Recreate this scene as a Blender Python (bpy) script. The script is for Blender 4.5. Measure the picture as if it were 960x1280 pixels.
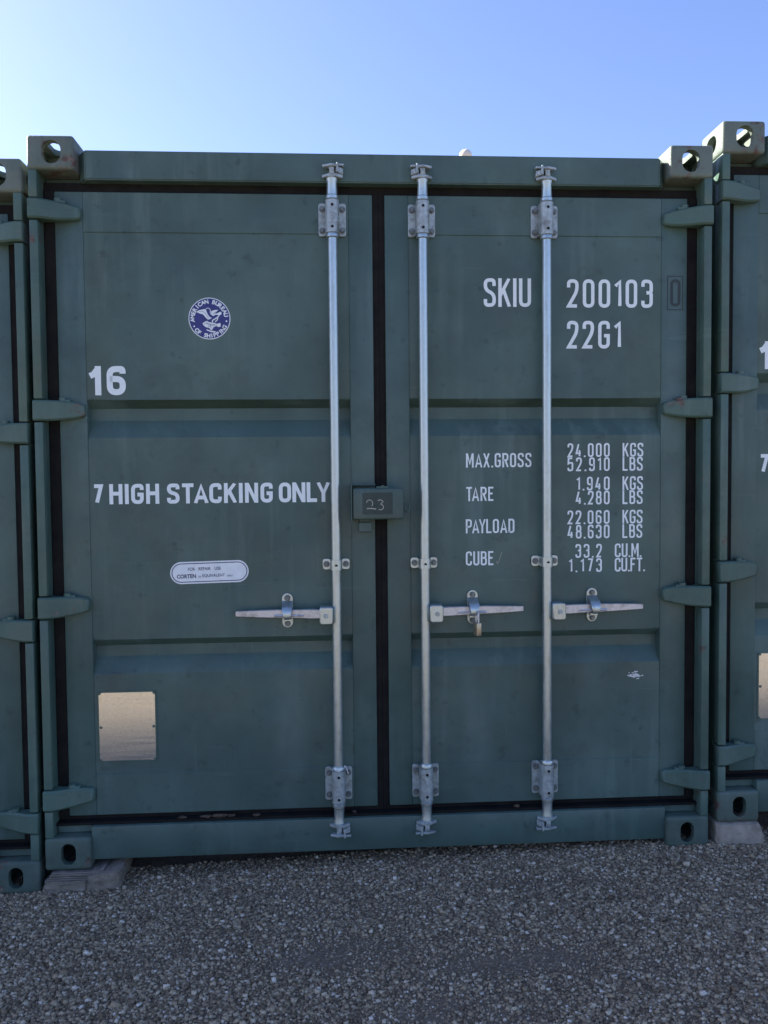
import bpy, bmesh, math, random
import numpy as np
from mathutils import Vector, Matrix

random.seed(7)
rng = np.random.default_rng(11)
scene = bpy.context.scene
for o in list(bpy.data.objects):
    bpy.data.objects.remove(o)
C = scene.collection
R = math.radians

# ------------------------------------------------------------------ camera
cam_data = bpy.data.cameras.new('camera')
cam = bpy.data.objects.new('camera', cam_data)
C.objects.link(cam)
scene.camera = cam
pitch, yaw, roll = R(-2.373), R(3.496), R(-0.529)
f = Vector((math.sin(yaw) * math.cos(pitch), math.cos(yaw) * math.cos(pitch), math.sin(pitch)))
r0 = Vector((math.cos(yaw), -math.sin(yaw), 0))
u0 = r0.cross(f)
rr = r0 * math.cos(roll) + u0 * math.sin(roll)
uu = u0 * math.cos(roll) - r0 * math.sin(roll)
M3 = Matrix((rr, uu, -f)).transposed()
cam.matrix_world = Matrix.Translation((-0.1745, -2.9833, 1.3965)) @ M3.to_4x4()
cam_data.sensor_fit = 'VERTICAL'
cam_data.sensor_height = 36
cam_data.lens = 1038 / 1280 * 36
cam_data.clip_start = 0.05
cam_data.clip_end = 2000
scene.render.resolution_x, scene.render.resolution_y = 768, 1024

# ------------------------------------------------------------------ sky, sun, exposure
SUN_AZ, SUN_EL = R(-60), R(33)            # azimuth measured from +Y (behind the containers) towards +X
world = bpy.data.worlds.new('World')
scene.world = world
world.use_nodes = True
wn = world.node_tree
wn.nodes.clear()
wout = wn.nodes.new('ShaderNodeOutputWorld')
wbg = wn.nodes.new('ShaderNodeBackground')
sky = wn.nodes.new('ShaderNodeTexSky')
sky.sky_type = 'NISHITA'
sky.sun_disc = False
sky.sun_elevation = SUN_EL
sky.sun_rotation = SUN_AZ
sky.altitude = 0
sky.air_density = 1.0
sky.dust_density = 0.9
sky.ozone_density = 5.5
wbg.inputs['Strength'].default_value = 0.075
tint_sky = wn.nodes.new('ShaderNodeMix')          # even white balance for the whole sky (periwinkle rather than cyan)
tint_sky.data_type, tint_sky.blend_type = 'RGBA', 'MULTIPLY'
tint_sky.inputs[0].default_value = 1.0
tint_sky.inputs[7].default_value = (1.02, 0.88, 0.98, 1)
wn.links.new(sky.outputs[0], tint_sky.inputs[6])
wn.links.new(tint_sky.outputs[2], wbg.inputs[0])
wn.links.new(wbg.outputs[0], wout.inputs[0])

sun_data = bpy.data.lights.new('sun', 'SUN')
sun_data.energy = 5.0
sun_data.angle = R(0.53)
sun_data.color = (1.0, 0.93, 0.82)
sun = bpy.data.objects.new('sun', sun_data)
C.objects.link(sun)
sdir = Vector((math.sin(SUN_AZ) * math.cos(SUN_EL), math.cos(SUN_AZ) * math.cos(SUN_EL), math.sin(SUN_EL)))
sun.rotation_euler = sdir.to_track_quat('Z', 'Y').to_euler()
sun.location = (-6, 6, 8)

vs = scene.view_settings
vs.view_transform = 'Standard'
vs.look = 'None'
vs.gamma = 1.0
vs.exposure = 2.0
vs.use_curve_mapping = False

# ------------------------------------------------------------------ materials
MATS = {}

class NT:
    """small helper round a material's node tree"""
    def __init__(s, name):
        m = bpy.data.materials.new(name)
        m.use_nodes = True
        s.m, s.t = m, m.node_tree
        s.b = s.t.nodes['Principled BSDF']
        s.pos = s.t.nodes.new('ShaderNodeNewGeometry').outputs['Position']
        MATS[name] = m
    def n(s, kind, **kw):
        nd = s.t.nodes.new(kind)
        for k, v in kw.items():
            setattr(nd, k, v)
        return nd
    def l(s, a, b):
        s.t.links.new(a, b)
    def mapped(s, scale, src=None, loc=(0, 0, 0)):
        mp = s.n('ShaderNodeMapping')
        mp.inputs['Scale'].default_value = scale
        mp.inputs['Location'].default_value = loc
        s.l(src or s.pos, mp.inputs['Vector'])
        return mp.outputs[0]
    def noise(s, vec, scale, detail=4, rough=0.55):
        nd = s.n('ShaderNodeTexNoise')
        nd.inputs['Scale'].default_value = scale
        nd.inputs['Detail'].default_value = detail
        nd.inputs['Roughness'].default_value = rough
        s.l(vec, nd.inputs['Vector'])
        return nd.outputs['Fac']
    def ramp(s, fac, stops):
        nd = s.n('ShaderNodeValToRGB')
        e = nd.color_ramp.elements
        e[0].position, e[0].color = stops[0][0], (*stops[0][1], 1)
        e[1].position, e[1].color = stops[-1][0], (*stops[-1][1], 1)
        for p, c in stops[1:-1]:
            x = e.new(p)
            x.color = (*c, 1)
        s.l(fac, nd.inputs[0])
        return nd.outputs[0]
    def fr(s, fac, lo, hi, a=0.0, b=1.0):
        nd = s.n('ShaderNodeMapRange')
        nd.inputs['From Min'].default_value = lo
        nd.inputs['From Max'].default_value = hi
        nd.inputs['To Min'].default_value = a
        nd.inputs['To Max'].default_value = b
        s.l(fac, nd.inputs['Value'])
        return nd.outputs[0]
    def mix(s, fac, a, b, mode='MIX'):
        nd = s.n('ShaderNodeMix', data_type='RGBA', blend_type=mode)
        for v, i in ((fac, 0), (a, 6), (b, 7)):
            if isinstance(v, (int, float)):
                nd.inputs[i].default_value = v
            elif isinstance(v, tuple):
                nd.inputs[i].default_value = (*v, 1)
            else:
                s.l(v, nd.inputs[i])
        return nd.outputs[2]
    def mul(s, a, b):
        nd = s.n('ShaderNodeMath', operation='MULTIPLY')
        for v, i in ((a, 0), (b, 1)):
            if isinstance(v, (int, float)):
                nd.inputs[i].default_value = v
            else:
                s.l(v, nd.inputs[i])
        return nd.outputs[0]
    def bump(s, h, strength, dist, nrm=None):
        nd = s.n('ShaderNodeBump')
        nd.inputs['Strength'].default_value = strength
        nd.inputs['Distance'].default_value = dist
        s.l(h, nd.inputs['Height'])
        if nrm:
            s.l(nrm, nd.inputs['Normal'])
        return nd.outputs[0]
    def set(s, col=None, rough=None, metal=None, nrm=None, spec=None):
        for v, k in ((col, 'Base Color'), (rough, 'Roughness'), (metal, 'Metallic'), (nrm, 'Normal'), (spec, 'Specular IOR Level')):
            if v is None:
                continue
            if isinstance(v, (int, float)):
                s.b.inputs[k].default_value = v
            elif isinstance(v, tuple):
                s.b.inputs[k].default_value = (*v, 1)
            else:
                s.l(v, s.b.inputs[k])
        return s.m

def paint(name, base, wear=0.0, rough=0.42, chalk=0.5, cast=0, runs=()):
    m = NT(name)
    big = m.noise(m.pos, 2.3, 5, 0.6)
    c = m.mix(m.fr(big, 0.3, 0.7), tuple(v * 0.74 for v in base), tuple(v * w for v, w in zip(base, (1.28, 1.2, 1.18))))
    # chalky run-off: streaks stretched down the steel
    st = m.noise(m.mapped((9, 9, 0.7)), 1.6, 5, 0.6)
    pa = m.noise(m.pos, 1.7, 3, 0.5)
    k = m.mul(m.mul(m.fr(st, 0.5, 0.72), m.fr(pa, 0.42, 0.62)), chalk)
    c = m.mix(k, c, (base[0] * 2.1 + 0.02, base[1] * 1.75 + 0.02, base[2] * 1.8 + 0.02))
    # scuffs and grime spots
    sp = m.noise(m.mapped((1, 1, 1), loc=(3.1, 0, 8.7)), 21, 5, 0.65)
    c = m.mix(m.mul(m.fr(sp, 0.60, 0.72), 0.55), c, (base[0] * 0.45, base[1] * 0.45, base[2] * 0.45))
    gr = m.noise(m.mapped((1, 1, 1), loc=(9.1, 4, 2.7)), 5, 6, 0.7)
    c = m.mix(m.mul(m.fr(gr, 0.52, 0.72), 0.5), c, (0.050, 0.066, 0.058))
    if runs:
        # pale wash-off runs below the handle catches
        sep = m.n('ShaderNodeSeparateXYZ')
        wob = m.noise(m.mapped((1, 1, 1), loc=(4, 4, 4)), 5, 3, 0.6)
        m.l(m.pos, sep.inputs[0])
        for x0, z0, w, st_ in runs:
            d = m.n('ShaderNodeMath', operation='SUBTRACT')
            m.l(sep.outputs[0], d.inputs[0])
            d.inputs[1].default_value = x0
            ab = m.n('ShaderNodeMath', operation='ABSOLUTE')
            m.l(d.outputs[0], ab.inputs[0])
            k = m.mul(m.fr(ab.outputs[0], w, w * 0.35), m.mul(m.fr(sep.outputs[2], z0, z0 - 0.10), m.fr(sep.outputs[2], 0.10, 0.35)))
            k = m.mul(k, m.mul(m.fr(wob, 0.32, 0.62), st_))
            c = m.mix(k, c, (base[0] * 1.9 + 0.01, base[1] * 1.5 + 0.01, base[2] * 1.55 + 0.01))
    # thin scratches, two directions
    for sc, lc in (((3, 3, 70), (1, 2, 3)), ((60, 60, 2.2), (7, 3, 1)), ((0.6, 0.6, 14), (2, 8, 5))):
        sn = m.noise(m.mapped(sc, loc=lc), 1.7, 3, 0.5)
        pm = m.noise(m.mapped((1, 1, 1), loc=lc), 3.3, 3, 0.6)
        c = m.mix(m.mul(m.mul(m.fr(sn, 0.66, 0.70), m.fr(pm, 0.52, 0.64)), 0.22), c, (base[0] * 1.9 + 0.01, base[1] * 1.7 + 0.01, base[2] * 1.7 + 0.01))
    rg = m.fr(m.noise(m.pos, 7, 4), 0.3, 0.7, rough - 0.1, rough + 0.16)
    met = None
    if wear:
        w1 = m.noise(m.pos, 26, 6, 0.7)
        w2 = m.noise(m.mapped((1, 1, 1), loc=(5, 2, 1)), 6, 3, 0.6)
        wm = m.mul(m.fr(w1, 0.5, 0.56), m.fr(w2, 0.62 - wear * 0.2, 0.7 - wear * 0.2))
        rust = m.ramp(m.noise(m.pos, 60, 4), [(0.3, (0.055, 0.032, 0.024)), (0.55, (0.12, 0.078, 0.06)), (0.75, (0.24, 0.205, 0.18))])
        c = m.mix(wm, c, rust)
        # dry grey dust where the coat has gone dull
        c = m.mix(m.mul(m.fr(m.noise(m.mapped((1, 1, 1), loc=(1, 7, 3)), 11, 5, 0.7), 0.45, 0.7), 0.5 * wear + 0.2), c, (0.145, 0.155, 0.130))
    h1 = m.noise(m.pos, 3.2, 2, 0.4)
    n1 = m.bump(h1, 0.2, 0.05)
    n2 = m.bump(m.noise(m.pos, 260, 3, 0.6), 0.10, 0.0012, n1)
    if cast:
        n2 = m.bump(m.noise(m.pos, 55, 6, 0.7), 0.5, 0.005, n2)
    return m.set(c, rg, met, n2, 0.4)

GREEN = (0.064, 0.119, 0.103)
paint('green_paint', GREEN, runs=((-0.345, 0.72, 0.075, 0.5), (0.352, 0.72, 0.07, 0.6), (0.79, 0.74, 0.06, 0.35), (-0.065, 1.19, 0.05, 0.3), (1.10, 2.2, 0.05, 0.3)))
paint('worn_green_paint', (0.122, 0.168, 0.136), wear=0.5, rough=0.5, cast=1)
paint('post_green_paint', (0.064, 0.128, 0.102), wear=0.10, rough=0.45)
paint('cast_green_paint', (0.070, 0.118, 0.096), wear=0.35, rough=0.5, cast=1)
paint('lock_box_paint', (0.050, 0.096, 0.082), wear=0.1)
paint('grey_primer_patch', (0.032, 0.054, 0.044), rough=0.6)
paint('dark_green_print', (0.026, 0.042, 0.042), chalk=0.1)

m = NT('galvanised_steel')
sp = m.noise(m.pos, 45, 5, 0.65)
c = m.ramp(sp, [(0.3, (0.42, 0.49, 0.48)), (0.6, (0.49, 0.57, 0.56))])
dirt = m.noise(m.mapped((30, 30, 4)), 1.5, 6, 0.7)
c = m.mix(m.mul(m.fr(dirt, 0.52, 0.75), 0.45), c, (0.19, 0.185, 0.16))
m.set(c, m.fr(sp, 0.3, 0.7, 0.30, 0.42), 0.8, m.bump(m.noise(m.pos, 300, 3), 0.12, 0.001))

m = NT('weathered_zinc')
sp = m.noise(m.pos, 70, 5, 0.65)
c = m.ramp(sp, [(0.3, (0.27, 0.32, 0.315)), (0.62, (0.44, 0.51, 0.50))])
c = m.mix(m.mul(m.fr(m.noise(m.pos, 18, 6, 0.7), 0.5, 0.7), 0.85), c, (0.125, 0.125, 0.105))
m.set(c, m.fr(sp, 0.3, 0.7, 0.42, 0.62), 0.45, m.bump(m.noise(m.pos, 220, 4), 0.25, 0.0015))

m = NT('bright_steel')
sp = m.noise(m.mapped((40, 40, 60)), 3, 5, 0.65)
c = m.ramp(sp, [(0.3, (0.46, 0.47, 0.48)), (0.65, (0.62, 0.63, 0.63))])
c = m.mix(m.mul(m.fr(m.noise(m.pos, 25, 6, 0.7), 0.5, 0.7), 0.6), c, (0.2, 0.19, 0.17))
m.set(c, m.fr(sp, 0.3, 0.7, 0.36, 0.52), 0.65)

m = NT('dark_bolt_steel')
m.set(m.ramp(m.noise(m.pos, 120, 4), [(0.35, (0.12, 0.14, 0.135)), (0.65, (0.24, 0.265, 0.25))]), 0.5, 0.5)

m = NT('black_rubber')
m.set(m.ramp(m.noise(m.pos, 14, 6, 0.7), [(0.35, (0.006, 0.006, 0.0065)), (0.75, (0.019, 0.018, 0.0145))]), 0.8, None,
      m.bump(m.noise(m.mapped((1, 1, 0.2)), 60, 3), 0.3, 0.003), 0.2)
m = NT('hole_black')
m.set((0.006, 0.006, 0.006), 0.9)

m = NT('white_lettering')
m.set(m.ramp(m.noise(m.pos, 55, 6, 0.75), [(0.22, (0.42, 0.46, 0.48)), (0.34, (0.73, 0.82, 0.80)), (0.8, (0.80, 0.88, 0.86))]), 0.45)
m = NT('sticker_white')
m.set(m.ramp(m.noise(m.pos, 40, 4), [(0.3, (0.66, 0.73, 0.74)), (0.7, (0.77, 0.84, 0.84))]), 0.35)
m = NT('sticker_navy')
m.set(m.ramp(m.noise(m.pos, 40, 4), [(0.3, (0.018, 0.022, 0.13)), (0.7, (0.030, 0.032, 0.19))]), 0.35)
m = NT('print_navy')
m.set((0.035, 0.045, 0.11), 0.5)
m = NT('chalk')
m.set((0.38, 0.38, 0.29), 0.8)
m = NT('bird_lime')
m.set((0.62, 0.63, 0.6), 0.8)

m = NT('plate_steel')
ln = m.noise(m.mapped((4, 1, 150)), 1.0, 3, 0.6)
tx = m.noise(m.mapped((90, 1, 140)), 1.0, 3, 0.6)
m.set(m.mix(m.fr(tx, 0.5, 0.65), (0.70, 0.72, 0.68), (0.60, 0.62, 0.58)), m.fr(ln, 0.3, 0.7, 0.14, 0.26), 0.88,
      m.bump(ln, 0.03, 0.001, m.bump(tx, 0.03, 0.0006)))

m = NT('brass')
m.set(m.ramp(m.noise(m.pos, 90, 4), [(0.3, (0.34, 0.295, 0.20)), (0.7, (0.52, 0.46, 0.33))]), 0.38, 0.75)

m = NT('concrete')
cn = m.noise(m.pos, 22, 8, 0.7)
m.set(m.ramp(cn, [(0.25, (0.19, 0.165, 0.125)), (0.5, (0.35, 0.31, 0.245)), (0.8, (0.52, 0.47, 0.38))]), 0.9, None,
      m.bump(m.noise(m.pos, 90, 8, 0.75), 0.7, 0.006))
m = NT('old_mortar')
cn = m.noise(m.pos, 30, 8, 0.7)
m.set(m.ramp(cn, [(0.25, (0.115, 0.10, 0.075)), (0.5, (0.22, 0.195, 0.15)), (0.8, (0.37, 0.33, 0.26))]), 0.9, None,
      m.bump(m.noise(m.pos, 70, 8, 0.75), 0.8, 0.008))
m = NT('packing_sheet')
m.set(m.ramp(m.noise(m.mapped((3, 3, 60)), 8, 5), [(0.3, (0.12, 0.105, 0.085)), (0.7, (0.30, 0.27, 0.225))]), 0.8)
m = NT('dry_dirt')
m.set(m.ramp(m.noise(m.pos, 80, 6, 0.7), [(0.3, (0.035, 0.024, 0.016)), (0.7, (0.13, 0.092, 0.06))]), 0.95)
m = NT('lamp_shell')
m.set((0.72, 0.66, 0.55), 0.4)

# gravel: every stone carries its own random number
m = NT('gravel_stone')
at = m.n('ShaderNodeAttribute', attribute_name='tint')
c = m.ramp(at.outputs['Fac'], [(0.0, (0.112, 0.083, 0.050)), (0.35, (0.255, 0.196, 0.118)), (0.62, (0.385, 0.302, 0.186)),
                               (0.82, (0.50, 0.41, 0.27)), (0.95, (0.64, 0.55, 0.40)), (1.0, (0.82, 0.75, 0.63))])
c = m.mix(m.mul(m.fr(m.noise(m.pos, 160, 4, 0.7), 0.4, 0.75), 0.45), c, (0.38, 0.295, 0.19))
m.set(c, 0.85, None, m.bump(m.noise(m.pos, 420, 3), 0.35, 0.0012))
m = NT('gravel_ground')
vo = m.n('ShaderNodeTexVoronoi', feature='F1')
vo.inputs['Scale'].default_value = 150
m.l(m.pos, vo.inputs['Vector'])
vc = m.n('ShaderNodeSeparateColor')
m.l(vo.outputs['Color'], vc.inputs[0])
c = m.ramp(vc.outputs[0], [(0.0, (0.165, 0.128, 0.082)), (0.5, (0.25, 0.196, 0.130)), (0.85, (0.33, 0.265, 0.18)), (1.0, (0.50, 0.43, 0.32))])
du = m.fr(m.noise(m.pos, 2.6, 5, 0.6), 0.42, 0.62)
c = m.mix(m.mul(du, 0.6), c, (0.24, 0.185, 0.137))
fine = m.noise(m.pos, 320, 5, 0.75)
c = m.mix(m.fr(fine, 0.3, 0.75), m.mix(1.0, c, (0.62, 0.62, 0.62), 'MULTIPLY'), c)
m.set(c, 0.95, None, m.bump(fine, 0.7, 0.004, m.bump(vo.outputs['Distance'], 0.5, 0.004)))

# ------------------------------------------------------------------ mesh helpers
def to_obj(name, bm, mat, parent=None, smooth=35, loc=None):
    bmesh.ops.recalc_face_normals(bm, faces=bm.faces[:])
    me = bpy.data.meshes.new(name)
    bm.to_mesh(me)
    bm.free()
    return mesh_obj(name, me, mat, parent, smooth, loc)

def mesh_obj(name, me, mat, parent=None, smooth=35, loc=None):
    if mat and not me.materials:
        me.materials.append(MATS[mat])
    if smooth:
        me.shade_smooth()
        me.set_sharp_from_angle(angle=R(smooth))
    o = bpy.data.objects.new(name, me)
    C.objects.link(o)
    if parent:
        o.parent = parent
    if loc:
        o.location = loc
    return o

def label(o, text):
    o['label'] = text
    return o

def tag(o, text, cat, group=None):
    o['label'] = text
    o['category'] = cat
    if group:
        o['group'] = group
    return o

def empty(name, loc, parent=None):
    o = bpy.data.objects.new(name, None)
    o.empty_display_size = 0.2
    C.objects.link(o)
    o.location = loc
    o.parent = parent
    return o

def merge(bm, src):
    me = bpy.data.meshes.new('tmp')
    src.to_mesh(me)
    src.free()
    bm.from_mesh(me)
    bpy.data.meshes.remove(me)

def box(bm, x0, x1, y0, y1, z0, z1, bev=0.0, seg=1):
    b = bmesh.new()
    bmesh.ops.create_cube(b, size=1)
    for v in b.verts:
        v.co = Vector(((x0 + x1) / 2 + v.co.x * (x1 - x0), (y0 + y1) / 2 + v.co.y * (y1 - y0), (z0 + z1) / 2 + v.co.z * (z1 - z0)))
    if bev:
        bmesh.ops.bevel(b, geom=b.edges[:], offset=bev, segments=seg, profile=0.5, affect='EDGES')
    merge(bm, b)

def cyl(bm, p0, p1, r0, r1=None, n=20, caps=True):
    p0, p1 = Vector(p0), Vector(p1)
    r1 = r0 if r1 is None else r1
    d = (p1 - p0).normalized()
    q = d.to_track_quat('Z', 'Y')
    A, B = [], []
    for i in range(n):
        a = 2 * math.pi * i / n
        e = q @ Vector((math.cos(a), math.sin(a), 0))
        A.append(bm.verts.new(p0 + e * r0))
        B.append(bm.verts.new(p1 + e * r1))
    for i in range(n):
        j = (i + 1) % n
        bm.faces.new((A[i], A[j], B[j], B[i]))
    if caps:
        bm.faces.new(A[::-1])
        bm.faces.new(B)

def turned(bm, x, y, prof, n=24):
    """profile of (z, radius) turned about a vertical axis"""
    rings = []
    for z, r in prof:
        rings.append([bm.verts.new((x + r * math.cos(2 * math.pi * i / n), y + r * math.sin(2 * math.pi * i / n), z)) for i in range(n)])
    for a, b in zip(rings, rings[1:]):
        for i in range(n):
            j = (i + 1) % n
            bm.faces.new((a[i], a[j], b[j], b[i]))
    bm.faces.new(rings[0][::-1])
    bm.faces.new(rings[-1])

def tube(bm, pts, r, n=8):
    pts = [Vector(p) for p in pts]
    rings = []
    for i, p in enumerate(pts):
        d = (pts[min(i + 1, len(pts) - 1)] - pts[max(i - 1, 0)]).normalized()
        q = d.to_track_quat('Z', 'Y')
        rings.append([bm.verts.new(p + q @ Vector((r * math.cos(2 * math.pi * k / n), r * math.sin(2 * math.pi * k / n), 0))) for k in range(n)])
    for a, b in zip(rings, rings[1:]):
        for i in range(n):
            j = (i + 1) % n
            bm.faces.new((a[i], a[j], b[j], b[i]))
    bm.faces.new(rings[0][::-1])
    bm.faces.new(rings[-1])

def loft(bm, sections):
    """sections: lists of equally many points; skinned with end caps"""
    rings = [[bm.verts.new(p) for p in s] for s in sections]
    n = len(rings[0])
    for a, b in zip(rings, rings[1:]):
        for i in range(n):
            j = (i + 1) % n
            bm.faces.new((a[i], a[j], b[j], b[i]))
    bm.faces.new(rings[0][::-1])
    bm.faces.new(rings[-1])

def prism_xz(bm, poly, y0, y1, bev=0.0):
    """polygon of (x, z) given thickness from y0 (front) to y1"""
    b = bmesh.new()
    A = [b.verts.new((x, y0, z)) for x, z in poly]
    B = [b.verts.new((x, y1, z)) for x, z in poly]
    b.faces.new(A)
    b.faces.new(B[::-1])
    n = len(A)
    for i in range(n):
        j = (i + 1) % n
        b.faces.new((A[j], A[i], B[i], B[j]))
    if bev:
        bmesh.ops.recalc_face_normals(b, faces=b.faces[:])
        es = [e for e in b.edges if all(abs(v.co.y - y0) < 1e-6 for v in e.verts)]
        bmesh.ops.bevel(b, geom=es, offset=bev, segments=1, affect='EDGES')
    merge(bm, b)

def stadium(cx, cz, w, h, n=10):
    """pill shape w wide, h high"""
    pts = []
    r = min(w, h) / 2
    for i in range(4 * n):
        a = 2 * math.pi * (i + 0.5) / (4 * n)
        x, z = r * math.cos(a), r * math.sin(a)
        x += math.copysign(w / 2 - r, x)
        z += math.copysign(h / 2 - r, z)
        pts.append((cx + x, cz + z))
    return pts

def rrect(cx, cz, w, h, r, n=5):
    pts = []
    for (sx, sz, a0) in ((1, 1, 0), (-1, 1, 90), (-1, -1, 180), (1, -1, 270)):
        for i in range(n + 1):
            a = R(a0 + 90 * i / n)
            pts.append((cx + sx * (w / 2 - r) + r * math.cos(a), cz + sz * (h / 2 - r) + r * math.sin(a)))
    return pts

def sheet(bm, poly, y):
    """flat painted or printed patch facing the front"""
    return bm.faces.new([bm.verts.new((x, y, z)) for x, z in poly])

# ------------------------------------------------------------------ ground
def gz(x):
    t = min(1.0, max(0.0, (x + 1.35) / 2.55))
    return -0.079 + 0.086 * t

GX = [-300, -80, -20, -6, -3, -2, -1.35, -1.1, -0.8, -0.5, -0.25, 0, 0.25, 0.5, 0.8, 1.05, 1.2, 1.6, 2.4, 4, 8, 20, 80, 300]
GY = [-300, -120, -50, -20, -8, -4, -2.5, -1.5, -0.8, -0.3, 0, 0.6, 3, 7, 20, 60, 300]
bm = bmesh.new()
gv = [[bm.verts.new((x, y, gz(x))) for x in GX] for y in GY]
for j in range(len(GY) - 1):
    for i in range(len(GX) - 1):
        bm.faces.new((gv[j][i], gv[j][i + 1], gv[j + 1][i + 1], gv[j + 1][i]))
g = to_obj('ground', bm, 'gravel_ground', smooth=0)
g['kind'] = 'structure'
g['label'] = 'trodden dark grey gravel yard'

# loose stones
def fines(x, y):
    """how far the surface is worn down to fine dust (0 stones, 1 dust)"""
    v = np.zeros_like(x)
    for cx, cy, rx, ry, s in FINE:
        v = np.maximum(v, s * np.exp(-(((x - cx) / rx) ** 2 + ((y - cy) / ry) ** 2)))
    n = np.sin(x * 9.3 + 1.7 * np.sin(y * 13 + 2)) * np.sin(y * 11.1 + 1.3 * np.sin(x * 7.7)) * 0.25
    n += np.sin(x * 23.1 + y * 17.7) * np.sin(y * 29 - x * 13) * 0.12
    return np.clip(v + n * (0.35 + v), 0, 1)
FINE = [(-0.17, -0.53, 0.26, 0.09, 0.85), (0.33, -0.64, 0.30, 0.10, 0.85), (-0.61, -0.42, 0.20, 0.07, 0.45), (0.11, -0.84, 0.3, 0.08, 0.7),
        (0.63, -0.20, 0.26, 0.08, 0.45), (-0.35, -0.15, 0.25, 0.06, 0.4), (0.75, -0.7, 0.2, 0.08, 0.4), (-0.1, -0.3, 0.3, 0.06, 0.4)]
N = 190000
sx = rng.uniform(-2.3, 2.4, N)
sy = rng.uniform(-1.25, 0.14, N)
fi = fines(sx, sy)
big = rng.random(N) < 0.002
size = np.clip(rng.lognormal(math.log(0.0038), 0.31, N), 0.0024, 0.0085) * (1 - 0.45 * fi)
size = np.where(big, size * 1.7, size)
keep = rng.random(N) > fi * 0.92
sx, sy, size, fi = sx[keep], sy[keep], size[keep], fi[keep]
N = len(sx)
cube = np.array([[-1, -1, -1], [1, -1, -1], [1, 1, -1], [-1, 1, -1], [-1, -1, 1], [1, -1, 1], [1, 1, 1], [-1, 1, 1]], float)
V = cube[None] * (0.62 + 0.5 * rng.random((N, 8, 3)))
V *= rng.uniform(0.6, 1.15, (N, 1, 3)) * size[:, None, None]
ang = rng.uniform(0, 6.283, (N, 3)) * np.array([1, 1, 1])
ca, sa = np.cos(ang), np.sin(ang)
x, y, z = V[..., 0].copy(), V[..., 1].copy(), V[..., 2].copy()
y, z = y * ca[:, :1] - z * sa[:, :1], y * sa[:, :1] + z * ca[:, :1]
x, z = x * ca[:, 1:2] + z * sa[:, 1:2], -x * sa[:, 1:2] + z * ca[:, 1:2]
x, y = x * ca[:, 2:] - y * sa[:, 2:], x * sa[:, 2:] + y * ca[:, 2:]
gzv = -0.079 + 0.086 * np.clip((sx + 1.35) / 2.55, 0, 1)
lift = rng.uniform(-0.15, 0.75, N) * size * (1 - 0.5 * fi)
P = np.stack([x + sx[:, None], y + sy[:, None], z * 0.8 + (gzv + lift)[:, None]], -1).reshape(-1, 3)
quad = np.array([[0, 3, 2, 1], [4, 5, 6, 7], [0, 1, 5, 4], [1, 2, 6, 5], [2, 3, 7, 6], [3, 0, 4, 7]])
F = (quad[None] + (np.arange(N) * 8)[:, None, None]).reshape(-1, 4)
me = bpy.data.meshes.new('gravel')
me.vertices.add(len(P))
me.vertices.foreach_set('co', P.astype(np.float32).ravel())
me.loops.add(F.size)
me.loops.foreach_set('vertex_index', F.astype(np.int32).ravel())
me.polygons.add(len(F))
me.polygons.foreach_set('loop_start', (np.arange(len(F)) * 4).astype(np.int32))
tint = me.attributes.new('tint', 'FLOAT', 'POINT')
tint.data.foreach_set('value', np.repeat(rng.random(N), 8).astype(np.float32))
me.update(calc_edges=True)
me.validate()
gr = mesh_obj('gravel', me, 'gravel_stone', smooth=0)
gr['kind'] = 'stuff'
gr['label'] = 'loose crushed grey stones covering the yard in front of the containers'

# ------------------------------------------------------------------ corner castings (hollow steel blocks)
def boolean(base, cutters):
    """solid minus cutters, through temporary objects"""
    ob = bpy.data.objects.new('tmp', base)
    C.objects.link(ob)
    tmp = []
    for c in cutters:
        co = bpy.data.objects.new('tmpc', c)
        C.objects.link(co)
        tmp.append(co)
        md = ob.modifiers.new('b', 'BOOLEAN')
        md.object = co
        md.operation = 'DIFFERENCE'
        md.solver = 'EXACT'
    dg = bpy.context.evaluated_depsgraph_get()
    out = bpy.data.meshes.new_from_object(ob.evaluated_get(dg))
    for o in [ob] + tmp:
        bpy.data.objects.remove(o)
    return out

def bm_mesh(bm):
    bmesh.ops.recalc_face_normals(bm, faces=bm.faces[:])
    me = bpy.data.meshes.new('casting')
    bm.to_mesh(me)
    bm.free()
    return me

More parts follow.
